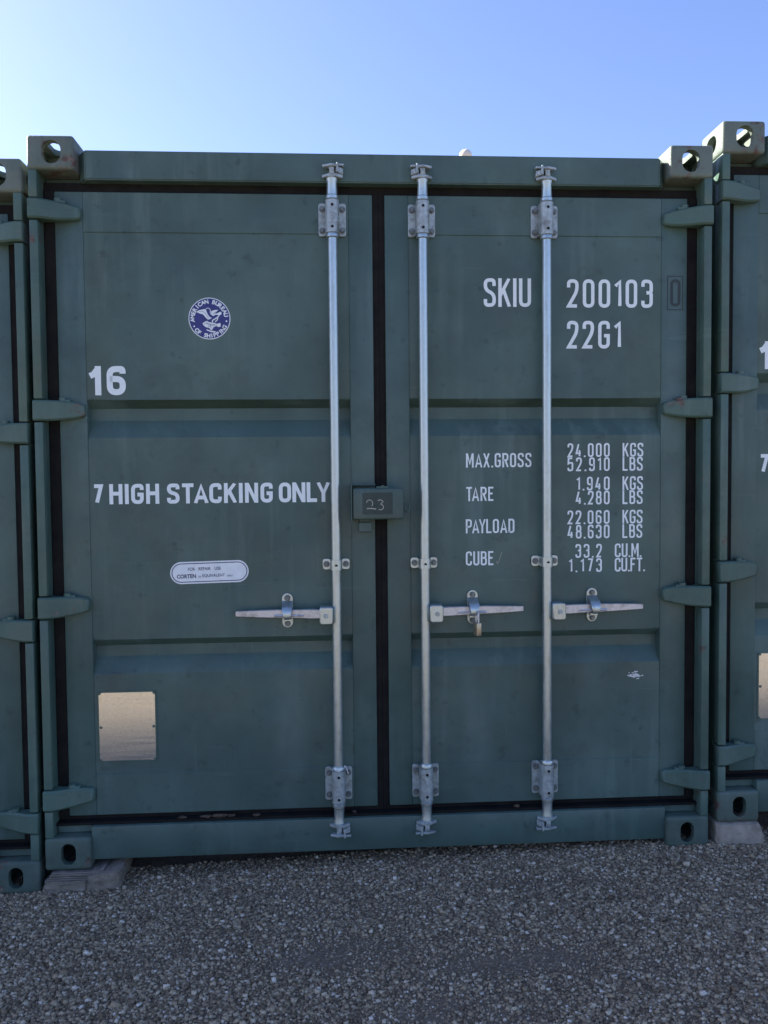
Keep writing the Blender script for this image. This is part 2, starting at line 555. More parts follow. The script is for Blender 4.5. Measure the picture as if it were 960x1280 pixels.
def casting_mesh(side, top, front=True):
    """outer corner at the origin; side=-1: left casting (extends to +x); y away from the open end"""
    s = -side
    W, D, H = 0.162, 0.178, 0.118
    b = bmesh.new()
    box(b, min(0, s * W), max(0, s * W), 0, D, 0, H, 0.0125, 4)
    cut = []
    c = bmesh.new()
    xa, xb = s * 0.024, s * (W - 0.022)
    box(c, min(xa, xb), max(xa, xb), 0.026, D - 0.02, 0.020, H - 0.020)
    cut.append(bm_mesh(c))
    c = bmesh.new()
    cx = s * W * 0.52
    prism_xz(c, stadium(cx, H / 2 - (0.0 if not top else -0.001), 0.066 if top else 0.052, 0.080 if top else 0.077, 8), -0.02, 0.05)
    cut.append(bm_mesh(c))
    c = bmesh.new()                                     # hole in the outer side
    pts = stadium(0.092, H / 2, 0.082, 0.064, 8)
    A = [c.verts.new((-s * 0.02, y, z)) for y, z in pts]
    B = [c.verts.new((s * 0.05, y, z)) for y, z in pts]
    c.faces.new(A)
    c.faces.new(B[::-1])
    for i in range(len(A)):
        j = (i + 1) % len(A)
        c.faces.new((A[j], A[i], B[i], B[j]))
    cut.append(bm_mesh(c))
    c = bmesh.new()                                     # hole in the top or bottom face
    pts = stadium(s * 0.088, 0.090, 0.064, 0.120, 8)
    z0, z1 = (H - 0.05, H + 0.02) if top else (-0.02, 0.05)
    A = [c.verts.new((x, y, z0)) for x, y in pts]
    B = [c.verts.new((x, y, z1)) for x, y in pts]
    c.faces.new(A)
    c.faces.new(B[::-1])
    for i in range(len(A)):
        j = (i + 1) % len(A)
        c.faces.new((A[j], A[i], B[i], B[j]))
    cut.append(bm_mesh(c))
    me = boolean(bm_mesh(b), cut)
    me.materials.clear()
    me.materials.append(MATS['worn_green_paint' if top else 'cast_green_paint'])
    me.shade_smooth()
    me.set_sharp_from_angle(angle=R(30))
    return me

# ------------------------------------------------------------------ lettering
GLYPH = {  # centre lines in a unit box; third value 1 = rounded corner; 'c' closes the loop
    '0': (0.30, [[(0, 0, 1), (1, 0, 1), (1, 1, 1), (0, 1, 1), 'c']]),
    '1': (0.14, [[(-0.15, 0.80), (1, 1), (1, 0)]]),
    '2': (0.30, [[(0, 0.74), (0, 1, 1), (1, 1, 1), (1, 0.60, 1), (0, 0), (1, 0)]]),
    '3': (0.30, [[(0, 0.78), (0, 1, 1), (1, 1, 1), (1, 0.54, 1), (0.42, 0.54)], [(0.42, 0.54), (1, 0.54, 1), (1, 0, 1), (0, 0, 1), (0, 0.22)]]),
    '4': (0.32, [[(0.72, 0), (0.72, 0.5)], [(0.5, 1.0), (0, 0.24), (1, 0.24)]]),
    '5': (0.30, [[(0.95, 1), (0.06, 1), (0.0, 0.56), (0.5, 0.64, 1), (1, 0.62, 1), (1, 0, 1), (0, 0, 1), (0, 0.22)]]),
    '6': (0.30, [[(1, 0.80), (1, 1, 1), (0, 1, 1), (0, 0, 1), (1, 0, 1), (1, 0.57, 1), (0, 0.57)]]),
    '7': (0.30, [[(0, 1), (1, 1), (0.38, 0)]]),
    '8': (0.30, [[(0, 0, 1), (1, 0, 1), (1, 0.53, 1), (0, 0.53, 1), 'c'], [(0.06, 0.53, 1), (0.94, 0.53, 1), (0.94, 1, 1), (0.06, 1, 1), 'c']]),
    '9': (0.30, [[(0, 0.20), (0, 0, 1), (1, 0, 1), (1, 1, 1), (0, 1, 1), (0, 0.43, 1), (1, 0.43)]]),
    'S': (0.31, [[(1, 0.76), (1, 1, 1), (0, 1, 1), (0, 0.60, 1), (1, 0.44, 1), (1, 0, 1), (0, 0, 1), (0, 0.24)]]),
    'K': (0.32, [[(0, -0.06), (0, 1.06)], [(1, 1.04), (0.02, 0.38)], [(0.38, 0.62), (1.04, -0.04)]]),
    'I': (0.0, [[(0, -0.06), (0, 1.06)]]),
    'U': (0.31, [[(0, 1.06), (0, 0, 1), (1, 0, 1), (1, 1.06)]]),
    'G': (0.31, [[(1, 0.74), (1, 1, 1), (0, 1, 1), (0, 0, 1), (1, 0, 1), (1, 0.46), (0.5, 0.46)]]),
    'M': (0.42, [[(0, -0.06), (0, 1.06)], [(0.04, 1.06), (0.5, 0.25), (0.96, 1.06)], [(1, -0.06), (1, 1.06)]]),
    'A': (0.36, [[(-0.06, -0.06), (0.5, 1.0), (1.06, -0.06)], [(0.16, 0.24), (0.84, 0.24)]]),
    'X': (0.34, [[(0, -0.05), (1, 1.05)], [(1, -0.05), (0, 1.05)]]),
    'R': (0.31, [[(0, -0.06), (0, 1), (1, 1, 1), (1, 0.50, 1), (0, 0.50)], [(0.5, 0.50), (1.05, -0.05)]]),
    'O': (0.31, [[(0, 0, 1), (1, 0, 1), (1, 1, 1), (0, 1, 1), 'c']]),
    'T': (0.34, [[(-0.1, 1), (1.1, 1)], [(0.5, 1), (0.5, -0.06)]]),
    'E': (0.28, [[(1.1, 1), (0, 1), (0, 0), (1.1, 0)], [(0, 0.53), (0.9, 0.53)]]),
    'F': (0.28, [[(1.1, 1), (0, 1), (0, -0.06)], [(0, 0.53), (0.9, 0.53)]]),
    'P': (0.31, [[(0, -0.06), (0, 1), (1, 1, 1), (1, 0.46, 1), (0, 0.46)]]),
    'Y': (0.34, [[(-0.04, 1.05), (0.5, 0.42), (1.04, 1.05)], [(0.5, 0.46), (0.5, -0.06)]]),
    'L': (0.28, [[(0, 1.06), (0, 0), (1.1, 0)]]),
    'D': (0.31, [[(0, 0), (0, 1), (1, 1, 1), (1, 0, 1), (0, 0), 'c']]),
    'C': (0.31, [[(1, 0.72), (1, 1, 1), (0, 1, 1), (0, 0, 1), (1, 0, 1), (1, 0.28)]]),
    'B': (0.31, [[(0, 0), (0, 1), (0.94, 1, 1), (0.94, 0.53, 1), (0, 0.53)], [(0, 0.53), (1, 0.53, 1), (1, 0, 1), (0, 0)]]),
    'H': (0.33, [[(0, -0.06), (0, 1.06)], [(1, -0.06), (1, 1.06)], [(0, 0.53), (1, 0.53)]]),
    'N': (0.34, [[(0, -0.06), (0, 1.06)], [(0.02, 1.06), (0.98, -0.06)], [(1, -0.06), (1, 1.06)]]),
    '!': (0.17, [[(1, -0.06), (1, 1.06)], [(-0.1, 0.70), (0.45, 0.78), (0.95, 1.0)]]),      # heavy figure one
    '.': (0.0, [[(0, -0.06), (0, 0.06)]]),
}

def fillet(pts, rad, closed):
    out = []
    n = len(pts)
    for i, p in enumerate(pts):
        P0 = Vector(p[:2])
        if len(p) > 2 and (closed or 0 < i < n - 1):
            a, b = Vector(pts[i - 1][:2]), Vector(pts[(i + 1) % n][:2])
            r = min(rad, (a - P0).length * 0.5, (b - P0).length * 0.5)
            A, B = P0 + (a - P0).normalized() * r, P0 + (b - P0).normalized() * r
            for k in range(7):
                t = k / 6
                Q = A * (1 - t) ** 2 + P0 * 2 * t * (1 - t) + B * t * t
                S = (A + B) / 2
                out.append(P0 * 0.0 + Q * 0.8 + (P0 + (Q - P0).normalized() * (Q - P0).length) * 0.2)
        else:
            out.append(P0)
    return [q for k, q in enumerate(out) if k == 0 or (q - out[k - 1]).length > 1e-6]

def ribbon(bm, pts, t, y, closed=False, clip=(-9, 9)):
    cz_ = lambda v: min(clip[1], max(clip[0], v))
    n = len(pts)
    L, Rr = [], []
    for i in range(n):
        p = pts[i]
        if closed:
            a, b = pts[i - 1], pts[(i + 1) % n]
        else:
            a, b = pts[max(i - 1, 0)], pts[min(i + 1, n - 1)]
        d1 = (p - a).normalized() if (p - a).length > 1e-9 else (b - p).normalized()
        d2 = (b - p).normalized() if (b - p).length > 1e-9 else d1
        n1, n2 = Vector((-d1.y, d1.x)), Vector((-d2.y, d2.x))
        mt = (n1 + n2)
        mt = mt.normalized() if mt.length > 1e-6 else n1
        k = min(1.9, 1 / max(0.2, mt.dot(n1)))
        L.append(bm.verts.new((p.x + mt.x * t / 2 * k, y, cz_(p.y + mt.y * t / 2 * k))))
        Rr.append(bm.verts.new((p.x - mt.x * t / 2 * k, y, cz_(p.y - mt.y * t / 2 * k))))
    for i in range(n if closed else n - 1):
        j = (i + 1) % n
        bm.faces.new((Rr[i], Rr[j], L[j], L[i]))

KERN = {'TA': -0.13, 'LY': -0.12, 'AC': -0.05, 'AY': -0.1, 'PA': -0.07, 'TE': 0.0, '7 ': 0, 'AX': -0.03, 'LO': -0.03, 'YL': -0.05, 'FT': -0.02, 'ST': -0.03}
def text_width(s, h, t, wf, gap):
    w = 0
    for i, ch in enumerate(s):
        w += KERN.get(s[i:i + 2], 0) * h
        if ch == ' ':
            w += 0.3 * h * wf
            continue
        w += GLYPH[ch][0] * h * wf + t + gap
    return w - gap

def stroke_text(bm, s, x0, z0, h, y, t=None, x1=None, wf=1.0, gap=None, right=False):
    """x1: squeeze or stretch the spacing so the line ends there"""
    t = t or h * 0.125
    gap = h * 0.10 if gap is None else gap
    if x1 is not None and len(s) > 1:
        gap += (x1 - x0 - text_width(s, h, t, wf, gap)) / (len(s) - 1)
    if right:
        x0 = x0 - text_width(s, h, t, wf, gap)
    x = x0
    k = 0
    for i, ch in enumerate(s):
        if ch == ' ':
            x += 0.3 * h * wf
            continue
        w, strokes = GLYPH[ch]
        w = w * h * wf
        for st in strokes:
            closed = st[-1] == 'c'
            zf = lambda v: z0 if v <= -0.04 else z0 + h if v >= 1.04 else z0 + t / 2 + v * (h - t)
            pp = [(x + t / 2 + p[0] * w, zf(p[1]), *p[2:]) for p in (st[:-1] if closed else st)]
            k += 1
            ribbon(bm, fillet(pp, max(w * 0.62, t * 0.6), closed), t, y - 0.00005 * (k % 5), closed, (z0, z0 + h))
        x += w + t + gap + KERN.get(s[i:i + 2], 0) * h
    return x

def font_mesh(s, size, bold=0.0):
    cu = bpy.data.curves.new('txt', 'FONT')
    cu.body = s
    cu.size = size
    cu.offset = bold
    cu.fill_mode = 'FRONT'
    cu.resolution_u = 4
    o = bpy.data.objects.new('txt', cu)
    C.objects.link(o)
    dg = bpy.context.evaluated_depsgraph_get()
    me = bpy.data.meshes.new_from_object(o.evaluated_get(dg))
    bpy.data.objects.remove(o)
    bpy.data.curves.remove(cu)
    return me

def font_into(bm, s, x0, z0, x1, h, y, bold=0.0, rot=0.0, piv=None):
    """fit the built-in face to the box x0..x1 by height h with its base line at z0"""
    me = font_mesh(s, 1.0, bold)
    co = np.empty(len(me.vertices) * 3, np.float32)
    me.vertices.foreach_get('co', co)
    co = co.reshape(-1, 3)
    lo, hi = co.min(0), co.max(0)
    kx, kz = (x1 - x0) / (hi[0] - lo[0]), h / (hi[1] - lo[1])
    X, Z = x0 + (co[:, 0] - lo[0]) * kx, z0 + (co[:, 1] - lo[1]) * kz
    if rot:
        cx, cz = piv
        c_, s_ = math.cos(rot), math.sin(rot)
        X, Z = cx + (X - cx) * c_ - (Z - cz) * s_, cz + (X - cx) * s_ + (Z - cz) * c_
    vs_ = [bm.verts.new((float(a), y, float(b))) for a, b in zip(X, Z)]
    for p in me.polygons:
        try:
            bm.faces.new([vs_[i] for i in p.vertices])
        except ValueError:
            pass
    bpy.data.meshes.remove(me)

# ------------------------------------------------------------------ the container
HW, HT, LEN = 1.219, 2.591, 6.058
YF, YP = 0.060, 0.064             # front of door frame and of door panel
SKIP_COPY = set()                 # painted marks that only the middle container is seen to carry
root = empty('shipping_container', (0, 0, 0))

cast = {}
for side in (-1, 1):
    for top in (0, 1):
        cast[side, top] = casting_mesh(side, top)
for side in (-1, 1):
    for top in (0, 1):
        for rear in (0, 1):
            o = bpy.data.objects.new('corner_casting', cast[side, top] if not rear else cast[-side, top])
            C.objects.link(o)
            o.parent = root
            o.location = (side * HW, LEN if rear else 0, HT - 0.118 if top else 0)
            if rear:
                o.rotation_euler.z = math.pi

# corner posts: front flange plus the deeper channel that the door closes into
for s in (-1, 1):
    bm = bmesh.new()
    def bx(xa, xb, *a, **k):
        box(bm, min(s * xa, s * xb), max(s * xa, s * xb), *a, **k)
    lugs = [(2.306, 2.376), (1.606, 1.680), (0.906, 0.984), (0.216, 0.290)]
    z = 0.117
    for a, b in sorted(lugs):
        bx(1.187, 1.2165, 0.004, 0.060, z, a - 0.004, 0.003, 2)
        z = b + 0.004
    bx(1.187, 1.2165, 0.004, 0.060, z, 2.474, bev=0.003, seg=2)
    bx(1.1875, 1.2155, 0.058, 0.165, 0.117, 2.474, bev=0.002)
    bx(1.085, 1.189, 0.135, 0.163, 0.117, 2.474)
    to_obj('corner_post', bm, 'post_green_paint', root)

# header and sill
bm = bmesh.new()
a, b = 1.030, 1.0585
prof = [(-b, 0.070), (-a, 0.030), (a, 0.030), (b, 0.070), (b, 0.165), (-b, 0.165)]
lo = [bm.verts.new((x, y, 2.450)) for x, y in prof]
hi = [bm.verts.new((x, y, 2.552)) for x, y in prof]
bm.faces.new(lo)
bm.faces.new(hi)
for i in range(6):
    j = (i + 1) % 6
    bm.faces.new((lo[i], lo[j], hi[j], hi[i]))
bmesh.ops.recalc_face_normals(bm, faces=bm.faces[:])
bmesh.ops.bevel(bm, geom=bm.edges[:], offset=0.004, segments=2, affect='EDGES')
box(bm, -1.186, 1.186, 0.100, 0.160, 2.400, 2.472)
header = to_obj('header_beam', bm, 'green_paint', root)
bm = bmesh.new()
box(bm, -1.058, 1.058, 0.020, 0.120, 0.028, 0.148, 0.004, 2)
box(bm, -1.186, 1.186, 0.048, 0.134, 0.1185, 0.146, 0.003)
sill = to_obj('sill_beam', bm, 'green_paint', root)

# corrugated sides, roof and the plain far end
for s in (-1, 1):
    bm = bmesh.new()
    ys = []
    y = 0.166
    k = 0
    step = [(0.072, 0), (0.068, 1), (0.070, 1), (0.068, 0)]
    pts = [(0.166, 0)]
    while pts[-1][0] < LEN - 0.25:
        dy, d = step[k % 4]
        pts.append((pts[-1][0] + dy, d))
        k += 1
    pts.append((LEN - 0.17, 0))
    va = [bm.verts.new((s * (1.214 - 0.036 * d), y, 0.16)) for y, d in pts]
    vb = [bm.verts.new((s * (1.214 - 0.036 * d), y, 2.53)) for y, d in pts]
    for i in range(len(va) - 1):
        bm.faces.new((va[i], va[i + 1], vb[i + 1], vb[i]))
    to_obj('side_wall', bm, 'green_paint', root, smooth=0)
    bm = bmesh.new()
    for z0, z1 in ((0.03, 0.165), (2.525, 2.575)):
        box(bm, min(s * 1.15, s * 1.2165), max(s * 1.15, s * 1.2165), 0.179, LEN - 0.179, z0, z1, 0.003)
    to_obj('side_rail', bm, 'post_green_paint', root)
bm = bmesh.new()
pts = [(0.17, 0)]
k = 0
while pts[-1][0] < LEN - 0.3:
    dy, d = [(0.09, 0), (0.02, 1), (0.08, 1), (0.02, 0)][k % 4]
    pts.append((pts[-1][0] + dy, d))
    k += 1
pts.append((LEN - 0.17, 0))
va = [bm.verts.new((-1.16, y, 2.548 + 0.015 * d)) for y, d in pts]
vb = [bm.verts.new((1.16, y, 2.548 + 0.015 * d)) for y, d in pts]
for i in range(len(va) - 1):
    bm.faces.new((va[i], va[i + 1], vb[i + 1], vb[i]))
to_obj('roof', bm, 'green_paint', root, smooth=0)
bm = bmesh.new()
box(bm, -1.21, 1.21, LEN - 0.16, LEN - 0.04, 0.12, 2.47, 0.004)
to_obj('rear_wall', bm, 'green_paint', root)
bm = bmesh.new()
box(bm, -1.15, 1.15, 0.13, LEN - 0.18, 0.10, 0.14)
to_obj('floor', bm, 'grey_primer_patch', root)

# doors
ZB, ZT = 0.174, 2.418             # door bottom and top
PB, PT = 0.326, 2.2765            # panel bottom and top
DENTS = [(1.684, 1.655, 1.612, 1.548), (0.818, 0.790, 0.750, 0.692)]
door_obj = {}
for s in (-1, 1):
    xo, xi = (-1.147, -0.0215) if s < 0 else (0.0225, 1.148)
    pa, pb = (-1.049, -0.1085) if s < 0 else (0.1095, 1.050)
    # panel with two pressed-in ribs (real profile, welded in between the frame members)
    bm = bmesh.new()
    prof = [(PT + 0.003, YP)]
    for d in DENTS:
        prof += [(d[0], YP), (d[1], YP + 0.040), (d[2], YP + 0.040), (d[3], YP)]
    prof += [(PB - 0.003, YP)]
    xs = np.linspace(pa - 0.003, pb + 0.003, 14)
    rows = []
    for z, y in prof:
        rows.append([bm.verts.new((x, y, z)) for x in xs])
    for ra, rb in zip(rows, rows[1:]):
        for i in range(len(xs) - 1):
            bm.faces.new((ra[i], ra[i + 1], rb[i + 1], rb[i]))
    es = []
    for rw, q in zip(rows, range(len(rows))):
        if 0 < q < len(rows) - 1:
            es += [e for e in bm.edges if e.verts[0] in rw and e.verts[1] in rw]
    bmesh.ops.bevel(bm, geom=es, offset=0.007, segments=3, affect='EDGES', profile=0.5)
    bk = [bm.verts.new((x, YP + 0.052, z)) for x, z in ((xs[0], PT + 0.003), (xs[-1], PT + 0.003), (xs[-1], PB - 0.003), (xs[0], PB - 0.003))]
    bm.faces.new(bk)
    door = to_obj('door', bm, 'green_paint', root, smooth=50)
    door_obj[s] = door
    for xa, xb in ((xo, pa), (pb, xi)) if s < 0 else ((xi, pb), (pa, xo)):
        bm = bmesh.new()
        box(bm, min(xa, xb), max(xa, xb), YF, YF + 0.058, ZB, ZT, 0.004, 2)
        to_obj('stile', bm, 'green_paint', door)
    for z0, z1 in ((ZB + 0.0005, PB), (PT, ZT - 0.0005)):
        bm = bmesh.new()
        box(bm, pa - 0.0005, pb + 0.0005, YF + 0.0004, YF + 0.0575, z0, z1, 0.0018, 1)
        to_obj('rail', bm, 'green_paint', door)
    # rubber seal all round the leaf
    bm = bmesh.new()
    xs_, xe_ = (xo, xi) if s < 0 else (xi, xo)
    inner, outer = (xi, xo) if s < 0 else (xi, xo)
    o_edge = -1.187 if s < 0 else 1.187
    c_edge = -0.0002 if s < 0 else 0.0004
    din = xi if s < 0 else xo
    dout = xo if s < 0 else xi
    box(bm, min(o_edge, dout), max(o_edge, dout), 0.098, 0.118, ZB - 0.01, ZT + 0.01)
    lip = s * 1.1855
    box(bm, min(lip, dout), max(lip, dout), 0.064, 0.0985, ZB - 0.003, ZT + 0.003, 0.002)
    box(bm, min(c_edge, din), max(c_edge, din), 0.0685 if s < 0 else 0.069, 0.112, ZB - 0.004, ZT + 0.004, 0.0006)
    box(bm, min(o_edge, c_edge), max(o_edge, c_edge), 0.074, 0.0995, ZT + 0.0005, 2.452)
    box(bm, min(o_edge, c_edge), max(o_edge, c_edge), 0.036, 0.112, 0.1485, 0.158)
    box(bm, min(o_edge, c_edge), max(o_edge, c_edge), 0.072, 0.112, 0.1575, ZB - 0.0005)
    label(to_obj('gasket', bm, 'black_rubber', door), 'black rubber door seal')
    # four hinges
    for (z0, z1) in ((2.304, 2.378), (1.604, 1.682), (0.904, 0.986), (0.214, 0.292)):
        bm = bmesh.new()
        zc, hh = (z0 + z1) / 2, (z1 - z0) / 2 * 0.93
        dz = {2.304: -0.004, 1.604: 0.002, 0.904: 0.004, 0.214: 0.004}[z0]
        st = [(1.2185, 1.0, -0.004, 0.055, 0), (1.2165, 1.0, -0.0065, 0.058, 0), (1.192, 1.0, -0.0065, 0.058, 0), (1.184, 0.99, -0.004, 0.056, 0),
              (1.165, 0.98, 0.002, 0.050, 0.1), (1.14, 0.95, 0.012, 0.052, 0.3), (1.11, 0.88, 0.023, 0.0585, 0.6), (1.08, 0.77, 0.031, 0.0585, 0.9),
              (1.064, 0.68, 0.035, 0.0585, 1), (1.056, 0.60, 0.038, 0.0585, 1), (1.0515, 0.44, 0.044, 0.0585, 1)]
        secs = []
        for X, k, yf, yb, q in st:
            zz, hz = zc + dz * q, hh * k
            e = min(0.006, hz * 0.3)
            secs.append([(s * X, yf + e, zz - hz), (s * X, yf, zz - hz + e), (s * X, yf, zz + hz - e), (s * X, yf + e, zz + hz),
                         (s * X, yb, zz + hz), (s * X, yb, zz - hz)])
        loft(bm, secs)
        # pin lug that carries the hinge on the leaf
        cyl(bm, (s * 1.128, 0.040, zc - hh * 0.90), (s * 1.128, 0.040, zc + hh + 0.010), 0.013, n=16)
        box(bm, min(s * 1.10, s * 1.14), max(s * 1.10, s * 1.14), 0.030, 0.0595, zc + hh * 0.78, zc + hh + 0.004, 0.003)
        to_obj('hinge', bm, 'post_green_paint', door, smooth=40)

# ---- locking gear
def hexbolt():
    b = bmesh.new()
    cyl(b, (0, 0.0, 0), (0, -0.0025, 0), 0.0115, n=16)
    cyl(b, (0, -0.0025, 0), (0, -0.0085, 0), 0.0088, 0.0080, n=6)
    cyl(b, (0, -0.0085, 0), (0, -0.0115, 0), 0.0048, 0.0042, n=10)
    bmesh.ops.recalc_face_normals(b, faces=b.faces[:])
    me = bpy.data.meshes.new('bolt')
    b.to_mesh(me)
    b.free()
    me.materials.append(MATS['dark_bolt_steel'])
    return me
BOLT = hexbolt()
def bolt(x, z, y, parent):
    o = bpy.data.objects.new('bolt', BOLT)
    C.objects.link(o)
    o.parent = parent
    o.location = (x, y, z)
    o.rotation_euler.y = random.uniform(0, 1)
    return o

YR = 0.020        # depth of the bar's axis
def bracket_plate(bm, x, z0, z1, hw, rr_, cam_side):
    # two ears bolted to the leaf, with the half-round saddle over the bar
    for e in (-1, 1):
        prism_xz(bm, rrect(x + e * (rr_ + (hw - rr_) / 2), (z0 + z1) / 2, hw - rr_ + 0.004, z1 - z0, 0.009, 4), YF - 0.007, YF - 0.0003, 0.0012)
    n = 18
    out, inn = [], []
    for i in range(n + 1):
        a = math.pi * i / n
        out.append((x + rr_ * math.cos(a), YR - rr_ * math.sin(a)))
    secs = []
    prof = [(x + rr_, YF - 0.001)] + out + [(x - rr_, YF - 0.001)]
    loft(bm, [[(px, py, zz) for px, py in prof] for zz in (z0 + 0.002, z1 - 0.002)])

def cam_mesh(x, zc, up, side):
    """forked cam on the bar end; zc = root of the fork, up = +1 for the head, -1 for the foot"""
    bm = bmesh.new()
    u = up
    def plate(z0, z1, pts):
        A = [bm.verts.new((x + px * side, YR + py, zc + u * z0)) for px, py in pts]
        B = [bm.verts.new((x + px * side, YR + py, zc + u * z1)) for px, py in pts]
        bm.faces.new(A)
        bm.faces.new(B[::-1])
        for i in range(len(A)):
            j = (i + 1) % len(A)
            bm.faces.new((A[j], A[i], B[i], B[j]))
    # lower prong: lens-shaped, upper prong: shorter hook, with a web between
    plate(0.000, 0.011, [(-0.036, -0.004), (-0.012, -0.024), (0.014, -0.026), (0.040, -0.006), (0.034, 0.006), (0.0, 0.012), (-0.03, 0.008)])
    plate(0.036, 0.045, [(-0.034, -0.012), (-0.004, -0.026), (0.018, -0.022), (0.014, 0.004), (-0.020, 0.008)])
    loft(bm, [[(x - 0.012, YR - 0.016, zc + u * 0.010), (x + 0.011, YR - 0.016, zc + u * 0.010), (x + 0.011, YR + 0.006, zc + u * 0.010), (x - 0.012, YR + 0.006, zc + u * 0.010)],
              [(x - 0.007, YR - 0.019, zc + u * 0.022), (x + 0.009, YR - 0.019, zc + u * 0.022), (x + 0.009, YR + 0.005, zc + u * 0.022), (x - 0.007, YR + 0.005, zc + u * 0.022)],
              [(x - 0.011, YR - 0.018, zc + u * 0.0365), (x + 0.009, YR - 0.018, zc + u * 0.0365), (x + 0.009, YR + 0.005, zc + u * 0.0365), (x - 0.011, YR + 0.005, zc + u * 0.0365)]])
    bmesh.ops.recalc_face_normals(bm, faces=bm.faces[:])
    bmesh.ops.bevel(bm, geom=bm.edges[:], offset=0.0018, segments=1, affect='EDGES')
    return bm

def keeper_mesh(x, zc, up, side, yb):
    """hooked lug welded to header or sill that the cam bites on"""
    bm = bmesh.new()
    u = up
    def bb(xa, xb, ya, yb_, za, zb, bv=0.002):
        xx = sorted((x + side * xa, x + side * xb))
        zz = sorted((zc + u * za, zc + u * zb))
        box(bm, xx[0], xx[1], ya, yb_, zz[0], zz[1], bv)
    bb(0.012, 0.040, YR - 0.010, yb + 0.002, 0.013, 0.034)
    bb(0.016, 0.024, YR - 0.024, yb, 0.016, 0.050)
    bb(0.0235, 0.043, YR - 0.016, yb, 0.040, 0.048)
    cyl(bm, (x + side * 0.028, YR - 0.017, zc + u * 0.024), (x + side * 0.028, YR - 0.005, zc + u * 0.024), 0.0095, 0.0105, n=12)
    return bm

BARS = [(-0.166, -1, 1), (0.157, 1, -1), (0.608, 1, -1)]      # x, handle direction, keeper side
handle_z = 0.904
for bi, (bx_, hd, ks) in enumerate(BARS):
    bm = bmesh.new()
    cyl(bm, (bx_, YR, 0.136), (bx_, YR, 2.456), 0.0168, n=28)
    bar = to_obj('locking_bar', bm, 'galvanised_steel', root, smooth=40)
    # end castings with their collars
    for zc, up in ((2.460, 1), (0.132, -1)):
        bm = bmesh.new()
        u = up
        e0 = 2.3845 if u > 0 else 0.2055
        turned(bm, bx_, YR, sorted([(e0, 0.0205), (e0 + u * 0.003, 0.0228), (e0 + u * 0.013, 0.0228), (e0 + u * 0.017, 0.0190),
                                    (zc - u * 0.014, 0.0178), (zc - u * 0.006, 0.0205), (zc + u * 0.002, 0.0205)]), n=26)
        to_obj('end_collar', bm, 'galvanised_steel', bar)
        to_obj('cam', cam_mesh(bx_, zc, up, ks), 'weathered_zinc', bar, smooth=30)
        to_obj('cam_keeper', keeper_mesh(bx_, zc, up, ks, 0.031 if up > 0 else 0.021), 'weathered_zinc', header if up > 0 else sill, smooth=30)
    for z0, z1, big in ((2.266, 2.384, 1), (0.206, 0.330, 1), (1.062, 1.102, 0)):
        bm = bmesh.new()
        rr_ = 0.0245 if big else 0.0215
        bracket_plate(bm, bx_, z0, z1, 0.0475, rr_, 1)
        br = to_obj('bearing_bracket', bm, 'weathered_zinc' if big else 'galvanised_steel', bar, smooth=40)
        if big:
            bm = bmesh.new()
            up = 1 if z0 > 1 else -1
            zc = z0 - 0.006 if up > 0 else z1 + 0.006
            turned(bm, bx_, YR, [(zc - 0.009, 0.0190), (zc - 0.006, 0.0225), (zc + 0.005, 0.0225), (zc + 0.008, 0.0205)], n=26)
            to_obj('stop_ring', bm, 'galvanised_steel', bar)
        zs = [(z0 + z1) / 2] if not big else [z0 + 0.020, z1 - 0.022]
        for zz in zs:
            for e in (-1, 1):
                bolt(bx_ + e * 0.0355, zz, YF - 0.0068, bar)
            bm = bmesh.new()
            cyl(bm, (bx_, YR - rr_ - 0.0006, zz - (0.002 if not big else 0)), (bx_, YR - rr_ + 0.004, zz), 0.0052, n=14)
            to_obj('grease_hole', bm, 'hole_black', bar)
    # handle
    bm = bmesh.new()
    hx = bx_ + hd * 0.038
    prism_xz(bm, rrect(hx, 0.902, 0.048, 0.062, 0.009, 4), -0.016, 0.046, 0.003)
    hub = to_obj('handle_hub', bm, 'galvanised_steel', bar, smooth=40)
    bm = bmesh.new()
    cyl(bm, (hx + hd * 0.002, -0.0165, 0.901), (hx + hd * 0.002, -0.0205, 0.901), 0.0085, 0.0075, n=16)
    to_obj('rivet', bm, 'weathered_zinc', bar)
    bm = bmesh.new()
    zt = [0.0, 0.0, 0.001, 0.002, 0.002, 0.003, 0.004, 0.004]
    st = [(0.050, 0.0165, 0.008), (0.085, 0.0180, 0.008), (0.125, 0.0170, 0.0065), (0.160, 0.0160, 0.006), (0.205, 0.0160, 0.0065),
          (0.245, 0.0150, 0.0065), (0.300, 0.0130, 0.006), (0.362, 0.0100, 0.005), (0.365, 0.0085, 0.003)]
    secs = []
    for i, (dx, hz, hy) in enumerate(st):
        zc = handle_z + 0.012 * (dx / 0.365) * 0.4
        yc = 0.014 + 0.016 * min(1, dx / 0.2)
        X = bx_ + hd * dx
        e = hz * 0.18
        secs.append([(X, yc - hy, zc - hz + e), (X, yc - hy, zc + hz - e), (X, yc - hy * 0.4, zc + hz), (X, yc + hy * 0.4, zc + hz),
                     (X, yc + hy, zc + hz - e), (X, yc + hy, zc - hz + e), (X, yc + hy * 0.4, zc - hz), (X, yc - hy * 0.4, zc - hz)])
    loft(bm, secs)
    # rolled rib along the middle third
    tube(bm, [(bx_ + hd * d, 0.0195, handle_z - 0.004 + 0.0) for d in (0.12, 0.15, 0.19, 0.225)], 0.0042, 8)
    to_obj('handle', bm, 'bright_steel', bar, smooth=40)
    # catch over the handle
    cx = bx_ + hd * 0.180
    bm = bmesh.new()
    prism_xz(bm, stadium(cx, 0.914, 0.040, 0.126, 6), YF - 0.0045, YP - 0.0003, 0.001)
    path = [(0.0555, 0.950), (0.046, 0.944), (0.024, 0.936), (0.010, 0.927), (0.004, 0.914), (0.004, 0.899), (0.008, 0.889)]
